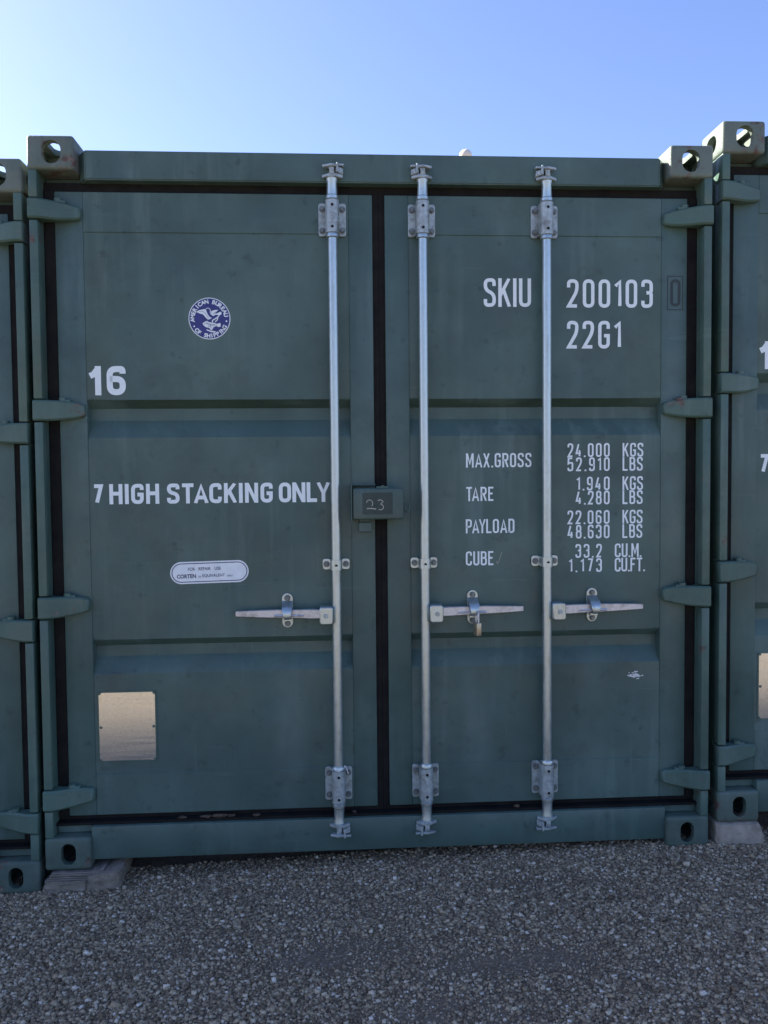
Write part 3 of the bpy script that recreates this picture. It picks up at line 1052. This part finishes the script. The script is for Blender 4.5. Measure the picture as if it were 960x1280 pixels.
    wd = [0.019, 0.019, 0.0185, 0.018, 0.016, 0.0125, 0.008]
    secs = []
    for (py, pz), w in zip(path, wd):
        secs.append([(cx - w, py, pz), (cx + w, py, pz), (cx + w, py + 0.005, pz - 0.003), (cx - w, py + 0.005, pz - 0.003)])
    loft(bm, secs)
    path = [(0.0555, 0.884), (0.040, 0.883), (0.030, 0.885)]
    loft(bm, [[(cx - 0.014, py, pz), (cx + 0.014, py, pz), (cx + 0.014, py, pz - 0.006), (cx - 0.014, py, pz - 0.006)] for py, pz in path])
    to_obj('handle_catch', bm, 'galvanised_steel', bar, smooth=40)
    bolt(cx, 0.960, YF - 0.0043, bar)
    bolt(cx, 0.866, YF - 0.0043, bar)

# wire tie left on the first bar
bm = bmesh.new()
tube(bm, [(-0.166 + 0.021 * math.cos(a), YR - 0.026 * math.sin(a), 0.335 + 0.004 * math.sin(3 * a)) for a in np.linspace(0, math.pi, 10)]
     + [(-0.188, 0.01, 0.331)], 0.0016, 6)
tube(bm, [(-0.146, 0.012, 0.336), (-0.143, -0.004, 0.352), (-0.138, -0.008, 0.346), (-0.133, -0.006, 0.328), (-0.131, -0.003, 0.322)], 0.0016, 6)
SKIP_COPY.add(label(to_obj('wire_tie', bm, 'sticker_white', root), 'pale wire loop tied round the lower bracket'))

# ---- lock box across the door gap
bm = bmesh.new()
box(bm, -0.103, 0.0775, -0.026, 0.040, 1.247, 1.3595, 0.007, 3)
lb = to_obj('lock_box', bm, 'lock_box_paint', root)
bm = bmesh.new()
box(bm, -0.1105, -0.106, -0.010, 0.0595, 1.240, 1.374, 0.0015)
box(bm, -0.1105, -0.020, 0.030, 0.0595, 1.368, 1.3735, 0.0015)
to_obj('back_plate', bm, 'green_paint', lb)
bm = bmesh.new()
box(bm, -0.0205, 0.0225, -0.018, 0.012, 1.3585, 1.3655, 0.002)
cyl(bm, (0.004, 0.0, 1.364), (0.004, 0.0, 1.369), 0.006, n=10)
to_obj('lid_tab', bm, 'post_green_paint', lb)
bm = bmesh.new()
box(bm, -0.083, -0.036, 0.010, 0.0595, 1.200, 1.236, 0.003)
box(bm, -0.078, -0.040, 0.024, 0.050, 1.234, 1.250)
to_obj('bracket', bm, 'green_paint', lb)
bm = bmesh.new()
tube(bm, [(0.074, 0.02, 1.304), (0.0825, 0.012, 1.300), (0.084, 0.010, 1.285), (0.087, 0.010, 1.276), (0.094, 0.010, 1.274), (0.100, 0.011, 1.279), (0.1015, 0.013, 1.300)], 0.0032, 8)
to_obj('hook', bm, 'post_green_paint', lb)
bm = bmesh.new()
poly = rrect(-0.0165, 1.3045, 0.108, 0.078, 0.004, 3)
sheet(bm, poly, -0.0264)
label(to_obj('scraped_patch', bm, 'grey_primer_patch', lb), 'dark scraped rectangle')
bm = bmesh.new()
def scr(pts, t):
    ribbon(bm, fillet([(*p, 1) if 0 < i < len(pts) - 1 else p for i, p in enumerate(pts)], 0.008, False), t, -0.0271)
scr([(-0.056, 1.3075), (-0.053, 1.316), (-0.043, 1.318), (-0.034, 1.311), (-0.034, 1.300), (-0.038, 1.296)], 0.0026)
scr([(-0.055, 1.2865), (-0.040, 1.2875), (-0.022, 1.2845)], 0.0038)
scr([(-0.016, 1.314), (-0.008, 1.318), (0.002, 1.314), (0.003, 1.309), (-0.004, 1.304)], 0.0028)
scr([(-0.007, 1.303), (0.003, 1.298), (0.005, 1.289), (-0.002, 1.281), (-0.013, 1.283)], 0.0028)
label(to_obj('scratched_number', bm, 'chalk', lb), 'scratched pale number 23')

# ---- painted lettering
YT = YP - 0.0012
YS = YF - 0.0010
def lettering(build, door_s, text, mat='white_lettering', keep=False, name='lettering'):
    bm = bmesh.new()
    build(bm)
    o = to_obj(name, bm, mat, door_obj[door_s], smooth=0)
    label(o, text)
    if not keep:
        SKIP_COPY.add(o)
    return o
lettering(lambda b: stroke_text(b, '!6', -1.046, 1.7005, 0.104, YT, 0.0215, x1=-0.912, wf=1.46), -1, 'white painted number 16', keep=True)
for w, xa, xb in (('7', -1.039, -1.004), ('HIGH', -0.979, -0.802), ('STACKING', -0.774, -0.394), ('ONLY', -0.372, -0.186)):
    lettering(lambda b: stroke_text(b, w, xa, 1.3095, 0.0725, YT, 0.0136, x1=xb, wf=1.38 if len(w) > 1 else 1.12), -1, 'bold white painted word ' + w, keep=True)
lettering(lambda b: stroke_text(b, 'SKIU', 0.385, 2.019, 0.104, YT, 0.0128, x1=0.561), 1, 'white painted letters SKIU')
lettering(lambda b: stroke_text(b, '200103', 0.695, 2.017, 0.104, YT, 0.0128, x1=1.019), 1, 'white painted number 200103')
lettering(lambda b: stroke_text(b, '22G1', 0.695, 1.867, 0.102, YT, 0.0128, x1=0.899), 1, 'white painted code 22G1')
for w, xa, xb, z in (('MAX.GROSS', 0.3165, 0.561, 1.4305), ('TARE', 0.3155, 0.420, 1.3065), ('PAYLOAD', 0.3145, 0.497, 1.187), ('CUBE', 0.3140, 0.419, 1.0675)):
    lettering(lambda b: stroke_text(b, w, xa, z, 0.0525, YT, 0.0066, x1=xb), 1, 'white painted words ' + w)
NUM = [('24.000', 0.697, 0.857, 1.466, 'KGS', 0.906, 0.985), ('52.910', 0.697, 0.857, 1.4135, 'LBS', 0.906, 0.983),
       ('1.940', 0.731, 0.857, 1.3415, 'KGS', 0.906, 0.984), ('4.280', 0.728, 0.857, 1.2890, 'LBS', 0.906, 0.983),
       ('22.060', 0.697, 0.857, 1.2160, 'KGS', 0.906, 0.983), ('48.630', 0.697, 0.857, 1.1620, 'LBS', 0.906, 0.982),
       ('33.2', 0.727, 0.828, 1.0900, 'CU.M.', 0.877, 0.979), ('1.173', 0.702, 0.828, 1.0360, 'CU.FT.', 0.877, 0.993)]
for w, xa, xb, z, un, ua, ub in NUM:
    lettering(lambda b: stroke_text(b, w, xa, z, 0.0515, YT, 0.0066, x1=xb), 1, 'white painted figure ' + w)
    lettering(lambda b: stroke_text(b, un, ua, z, 0.0515, YT, 0.0066, x1=ub), 1, 'white painted unit %s beside %s' % (un, w))
lettering(lambda b: ribbon(b, [Vector(p) for p in ((0.428, 1.082), (0.434, 1.072), (0.449, 1.116))], 0.0022, YT), 1, 'thin chalk tick after the word CUBE', 'chalk', name='tick_mark')
def chk(b):
    stroke_text(b, '0', 1.0835, 2.022, 0.100, YS, 0.0105, wf=0.95)
    ribbon(b, [Vector(p) for p in ((1.0735, 2.010), (1.1305, 2.010), (1.1305, 2.133), (1.0735, 2.133))], 0.0032, YS, True)
lettering(chk, 1, 'dark check digit 0 in an outlined box', 'dark_green_print')

# bird dropping on the lower right panel
def splat(b):
    r_ = random.Random(5)
    for cx, cz, rad, n in ((0.957, 0.640, 0.014, 14), (0.972, 0.6385, 0.009, 12), (0.940, 0.6405, 0.009, 10), (0.957, 0.655, 0.008, 10), (0.985, 0.640, 0.005, 8),
                           (0.929, 0.642, 0.004, 8), (0.948, 0.652, 0.004, 7), (0.967, 0.629, 0.005, 8), (0.934, 0.652, 0.003, 6)):
        pts = []
        for i in range(n):
            a = 2 * math.pi * i / n
            q = rad * r_.uniform(0.45, 1.15)
            pts.append((cx + q * 1.25 * math.cos(a), cz + q * 0.6 * math.sin(a)))
        sheet(b, pts, YT - 0.0001 * r_.random())
lettering(splat, 1, 'small white bird dropping', 'bird_lime', name='bird_dropping')

# round emblem sticker
BX, BZ, BR = -0.611, 1.974, 0.0745
bm = bmesh.new()
prism_xz(bm, [(BX + BR * math.cos(2 * math.pi * i / 64), BZ + BR * math.sin(2 * math.pi * i / 64)) for i in range(64)], YP - 0.0010, YP + 0.002)
st_ = to_obj('round_sticker', bm, 'sticker_white', root, smooth=0)
label(st_, 'round navy and white sticker with an eagle and ring of words')
SKIP_COPY.add(st_)
bm = bmesh.new()
sheet(bm, [(BX + (BR - 0.0030) * math.cos(2 * math.pi * i / 64), BZ + (BR - 0.0030) * math.sin(2 * math.pi * i / 64)) for i in range(64)], YP - 0.0016)
to_obj('sticker_field', bm, 'sticker_navy', st_, smooth=0)
bm = bmesh.new()
ye = YP - 0.0022
def ring_text(s, a0, a1, rad, h, inward):
    n = len(s)
    for i, ch in enumerate(s):
        if ch == ' ':
            continue
        a = R(a0 + (a1 - a0) * i / (n - 1))
        me = font_mesh(ch, 1.0, 0.04)
        co = np.array([v.co[:2] for v in me.vertices])
        cx = (co[:, 0].min() + co[:, 0].max()) / 2
        k = h / 0.73
        ux, uz = (math.sin(a), -math.cos(a)) if not inward else (-math.sin(a), math.cos(a))
        vx, vz = (math.cos(a), math.sin(a)) if not inward else (-math.cos(a), -math.sin(a))
        px, pz = BX + rad * math.cos(a), BZ + rad * math.sin(a)
        vv = [bm.verts.new((px + ux * (x - cx) * k + vx * (y - 0.36) * k, ye, pz + uz * (x - cx) * k + vz * (y - 0.36) * k)) for x, y in co]
        for p in me.polygons:
            bm.faces.new([vv[q] for q in p.vertices])
        bpy.data.meshes.remove(me)
ring_text('AMERICAN BUREAU', 186, 12, 0.0605, 0.0145, False)
ring_text('OF SHIPPING', 224, 330, 0.0612, 0.0145, True)
for a in (207, -9):
    sheet(bm, [(BX + 0.0615 * math.cos(R(a)) + 0.003 * math.cos(q * 0.785), BZ + 0.0615 * math.sin(R(a)) + 0.003 * math.sin(q * 0.785)) for q in range(8)], ye)
def E_(pts):
    return [(BX + (x - 445) * BR / 315, BZ - (y - 460) * BR / 315) for x, y in pts]
for poly in ([(245, 362), (290, 337), (372, 318), (395, 330), (420, 398), (452, 440), (482, 450), (455, 470), (420, 477), (385, 442), (350, 398), (300, 386)],
             [(472, 352), (520, 332), (582, 330), (560, 350), (530, 385), (545, 388), (605, 362), (625, 358), (628, 395), (592, 420), (560, 402), (530, 407), (500, 425), (474, 402)],
             [(340, 532), (396, 497), (420, 500), (440, 520), (455, 512), (470, 524), (520, 526), (560, 542), (600, 525), (615, 545), (610, 582), (578, 590),
              (548, 572), (505, 592), (484, 632), (458, 632), (440, 602), (392, 592), (352, 562)],
             [(396, 622), (450, 640), (500, 648), (542, 655), (520, 674), (462, 664), (404, 642)]):
    sheet(bm, E_(poly), ye)
for pts, t in (([(386, 326), (408, 305), (440, 304), (462, 330), (458, 372), (470, 400)], 9), ([(486, 524), (492, 488), (530, 466), (590, 424)], 16), ([(528, 512), (560, 484), (574, 446)], 14)):
    ribbon(bm, [Vector(p) for p in E_(pts)], t * BR / 315, ye - 0.0002)
label(to_obj('sticker_print', bm, 'sticker_white', st_, smooth=0), 'white eagle and the words AMERICAN BUREAU OF SHIPPING')
bm = bmesh.new()
for pts, t in (([(360, 540), (430, 540), (560, 560)], 5), ([(400, 510), (430, 560), (480, 545)], 5), ([(420, 585), (470, 570), (540, 555)], 5), ([(280, 362), (340, 352), (380, 372), (430, 450)], 4),
               ([(500, 400), (540, 360)], 6), ([(452, 540), (470, 610)], 5)):
    ribbon(bm, [Vector(p) for p in E_(pts)], t * BR / 315, ye - 0.0006)
to_obj('sticker_line', bm, 'sticker_navy', st_, smooth=0)

# pill-shaped repair sticker
PX, PZ, PR = -0.627, 1.0585, R(1.2)
def spin(pts):
    c_, s_ = math.cos(PR), math.sin(PR)
    return [(PX + (x - PX) * c_ - (z - PZ) * s_, PZ + (x - PX) * s_ + (z - PZ) * c_) for x, z in pts]
bm = bmesh.new()
prism_xz(bm, spin(stadium(PX, PZ, 0.283, 0.081, 8)), YP - 0.0010, YP + 0.002)
st2 = to_obj('pill_sticker', bm, 'sticker_white', root, smooth=0)
label(st2, 'white pill-shaped sticker with navy words')
SKIP_COPY.add(st2)
bm = bmesh.new()
ribbon(bm, [Vector(p) for p in spin(stadium(PX, PZ, 0.270, 0.067, 8))], 0.0030, YP - 0.0016, True)
for w, xa, xb, z, h, bo in (('FOR', -0.704, -0.679, 1.0660, 0.0115, 0.01), ('REPAIR', -0.666, -0.622, 1.0660, 0.0115, 0.01), ('USE', -0.608, -0.586, 1.0660, 0.0115, 0.01),
                            ('CORTEN', -0.745, -0.676, 1.0385, 0.0150, 0.03), ('OR', -0.668, -0.658, 1.0390, 0.0075, 0.0), ('EQUIVALENT', -0.653, -0.572, 1.0390, 0.0125, 0.01),
                            ('ONLY', -0.565, -0.544, 1.0395, 0.0070, 0.0)):
    font_into(bm, w, xa, z, xb, h, YP - 0.0016, bo, PR, (PX, PZ))
label(to_obj('sticker_print', bm, 'print_navy', st2, smooth=0), 'navy words FOR REPAIR USE CORTEN OR EQUIVALENT ONLY')

# steel data plate
bm = bmesh.new()
x0, x1, z0, z1 = -1.033, -0.832, 0.3745, 0.6245
prism_xz(bm, rrect((x0 + x1) / 2, (z0 + z1) / 2, x1 - x0 + 0.010, z1 - z0 + 0.010, 0.004, 2), YP - 0.0030, YP + 0.002)
dp = to_obj('data_plate', bm, 'post_green_paint', root, smooth=0)
label(dp, 'brushed steel data plate in a painted frame')
bm = bmesh.new()
n_ = 0.009
prism_xz(bm, [(x0 + n_, z1), (x1 - n_, z1), (x1, z1 - n_), (x1, z0), (x0, z0), (x0, z1 - n_)], YP - 0.0045, YP - 0.0028)
to_obj('plate_face', bm, 'plate_steel', dp, smooth=0)
for rx, rz in ((x0 + 0.003, z1 - 0.003), (x1 - 0.003, z1 - 0.003), (x0 + 0.006, z0 + 0.123), (x1 - 0.006, z0 + 0.123), (x0 + 0.002, z0 + 0.002), (x1 - 0.002, z0 + 0.002)):
    bm = bmesh.new()
    cyl(bm, (rx, YP - 0.002, rz), (rx, YP - 0.0075, rz), 0.0062, 0.0042, n=12)
    to_obj('rivet', bm, 'post_green_paint', dp)

# ------------------------------------------------------------------ neighbours: the same container again, without the marks seen only on the middle one
def copy_tree(o, parent=None):
    c = o.copy()
    C.objects.link(c)
    c.parent = parent
    for ch in list(o.children):
        if ch in SKIP_COPY:
            continue
        copy_tree(ch, c)
    return c
left = copy_tree(root)
left.location = (-2.4555, 0.0, -0.0800)
right = copy_tree(root)
right.location = (2.4700, 0.0, 0.0900)
unseen_left = copy_tree(root)  # extra container added out of view to lengthen the shadow on the yard
unseen_left.location = (-4.9150, 0.01, -0.0790)
GRP = 'green containers standing side by side'
tag(root, 'green steel shipping container numbered SKIU 200103 with lock box and round eagle sticker', 'container', GRP)
tag(left, 'green steel shipping container resting lowest, straight on the gravel', 'container', GRP)
tag(unseen_left, 'unseen green steel shipping container added beyond the lowest one to cast shadow', 'container', GRP)
tag(right, 'green steel shipping container standing highest, raised on a pale concrete block', 'container', GRP)

# ------------------------------------------------------------------ things around
# padlock on the middle handle's catch
px_, pz_ = 0.157 + 0.190, 0.0
pl = empty('padlock', (0.345, 0.0, 0.818))
tag(pl, 'small brass padlock hanging from a door handle catch', 'padlock')
bm = bmesh.new()
box(bm, -0.0095, 0.0095, -0.017, 0.017, 0.0, 0.048, 0.003, 2)
po = to_obj('body', bm, 'brass', pl)
bm = bmesh.new()
tube(bm, [(0, -0.011, 0.044), (0, -0.011, 0.075)] + [(0, -0.011 * math.cos(a), 0.075 + 0.012 * math.sin(a)) for a in np.linspace(0.3, math.pi - 0.3, 7)] + [(0, 0.011, 0.075), (0, 0.011, 0.044)], 0.0033, 10)
to_obj('shackle', bm, 'bright_steel', pl)
pl.rotation_euler.z = R(14)

def rock(bm, x0, x1, y0, y1, z0, z1, jit, seed, cuts=5):
    """rough-cast block with uneven faces"""
    r_ = random.Random(seed)
    b = bmesh.new()
    bmesh.ops.create_cube(b, size=1)
    bmesh.ops.bevel(b, geom=b.edges[:], offset=0.05, segments=1, affect='EDGES')
    bmesh.ops.subdivide_edges(b, edges=[e for e in b.edges if e.calc_length() > 0.3], cuts=cuts, use_grid_fill=True)
    for v in b.verts:
        v.co = Vector(((x0 + x1) / 2 + v.co.x * (x1 - x0), (y0 + y1) / 2 + v.co.y * (y1 - y0), (z0 + z1) / 2 + v.co.z * (z1 - z0)))
        v.co += Vector((r_.uniform(-1, 1), r_.uniform(-1, 1), r_.uniform(-0.6, 0.6))) * jit
    merge(bm, b)

bm = bmesh.new()
rock(bm, 1.247, 1.434, -0.010, 0.32, -0.012, 0.0885, 0.0022, 3)
for v in bm.verts:       # chipped right-hand edge
    if v.co.x > 1.39 and v.co.z > 0.03:
        v.co.x -= (v.co.z - 0.03) * 0.35
tag(to_obj('concrete_block', bm, 'concrete', smooth=25), 'pale concrete block under the corner of the highest container', 'block')

pk = empty('packing_pad', (-1.10, 0.1, -0.075))
tag(pk, 'flat mortar pad with thin packing sheets under the corner of the numbered container', 'packing')
def in_pk(o):
    o.parent = pk
    o.matrix_parent_inverse = Matrix.Translation(-Vector(pk.location))
    return o
bm = bmesh.new()
rock(bm, -1.222, -1.065, -0.016, 0.24, -0.084, -0.030, 0.0030, 8)
in_pk(to_obj('slab', bm, 'old_mortar', smooth=25))
bm = bmesh.new()
rock(bm, -1.068, -0.948, -0.024, 0.20, -0.080, -0.012, 0.0035, 12)
for v in bm.verts:
    v.co.z += max(0, v.co.x + 1.07) * 0.16 + max(0, v.co.y) * 0.12 * (1 if v.co.x > -1.0 else 0.2)
in_pk(to_obj('slab', bm, 'old_mortar', smooth=25))
for i in range(5):
    bm = bmesh.new()
    zb = -0.0290 + i * 0.0056
    xs = np.linspace(-1.208 + 0.004 * i, -1.010 + 0.006 * (i % 2), 12)
    secs = []
    for x_ in xs:
        bend = max(0, x_ + 1.060)
        zz = zb + bend * 0.16 + (0.0 if i < 4 else -0.0004)
        y0 = -0.012 + 0.003 * ((i * 7) % 3)
        secs.append([(x_, y0, zz), (x_, 0.19, zz), (x_, 0.19, zz + 0.0040), (x_, y0, zz + 0.0040)])
    loft(bm, secs)
    in_pk(to_obj('packing_sheet', bm, 'packing_sheet', smooth=0))

# bits of dry dirt caught on the sill
for i, (x_, w, h) in enumerate(((-0.655, 0.020, 0.009), (-0.60, 0.034, 0.012), (-0.56, 0.016, 0.010), (-0.74, 0.018, 0.008), (-0.47, 0.014, 0.008), (-0.11, 0.010, 0.007), (0.50, 0.012, 0.010))):
    r_ = random.Random(40 + i)
    bm = bmesh.new()
    bmesh.ops.create_icosphere(bm, subdivisions=2, radius=1)
    for v in bm.verts:
        k = r_.uniform(0.75, 1.2)
        v.co = Vector((v.co.x * w * k, v.co.y * 0.009 * k, h * 0.5 + v.co.z * h * 0.55 * k))
    o = to_obj('dirt_clump', bm, 'dry_dirt', smooth=0, loc=(x_, 0.047, 0.1575))
    tag(o, 'small dry brown clump of dirt lying on the sill below the doors', 'dirt', 'dirt clumps on the sill')

# lamp standing behind the containers, its round head just clears the roof edge
D_ = 12.0
lp = empty('lamp_post', (2.263, D_, gz(2.263)))
tag(lp, 'round pale lamp head showing over the roof edge', 'lamp post')
ztop = 7.245
bm = bmesh.new()
turned(bm, 0, 0, [(0, 0.09), (0.9, 0.09), (0.95, 0.06), (ztop - 0.28, 0.04)], n=16)
to_obj('pole', bm, 'weathered_zinc', lp)
bm = bmesh.new()
bmesh.ops.create_uvsphere(bm, u_segments=24, v_segments=16, radius=0.115)
for v in bm.verts:
    v.co.z = v.co.z * 0.95 + ztop - 0.115
to_obj('lamp_head', bm, 'lamp_shell', lp)
bm = bmesh.new()
turned(bm, 0, 0, [(ztop - 0.29, 0.05), (ztop - 0.25, 0.075), (ztop - 0.2, 0.08)], n=20)
to_obj('lamp_collar', bm, 'weathered_zinc', lp)
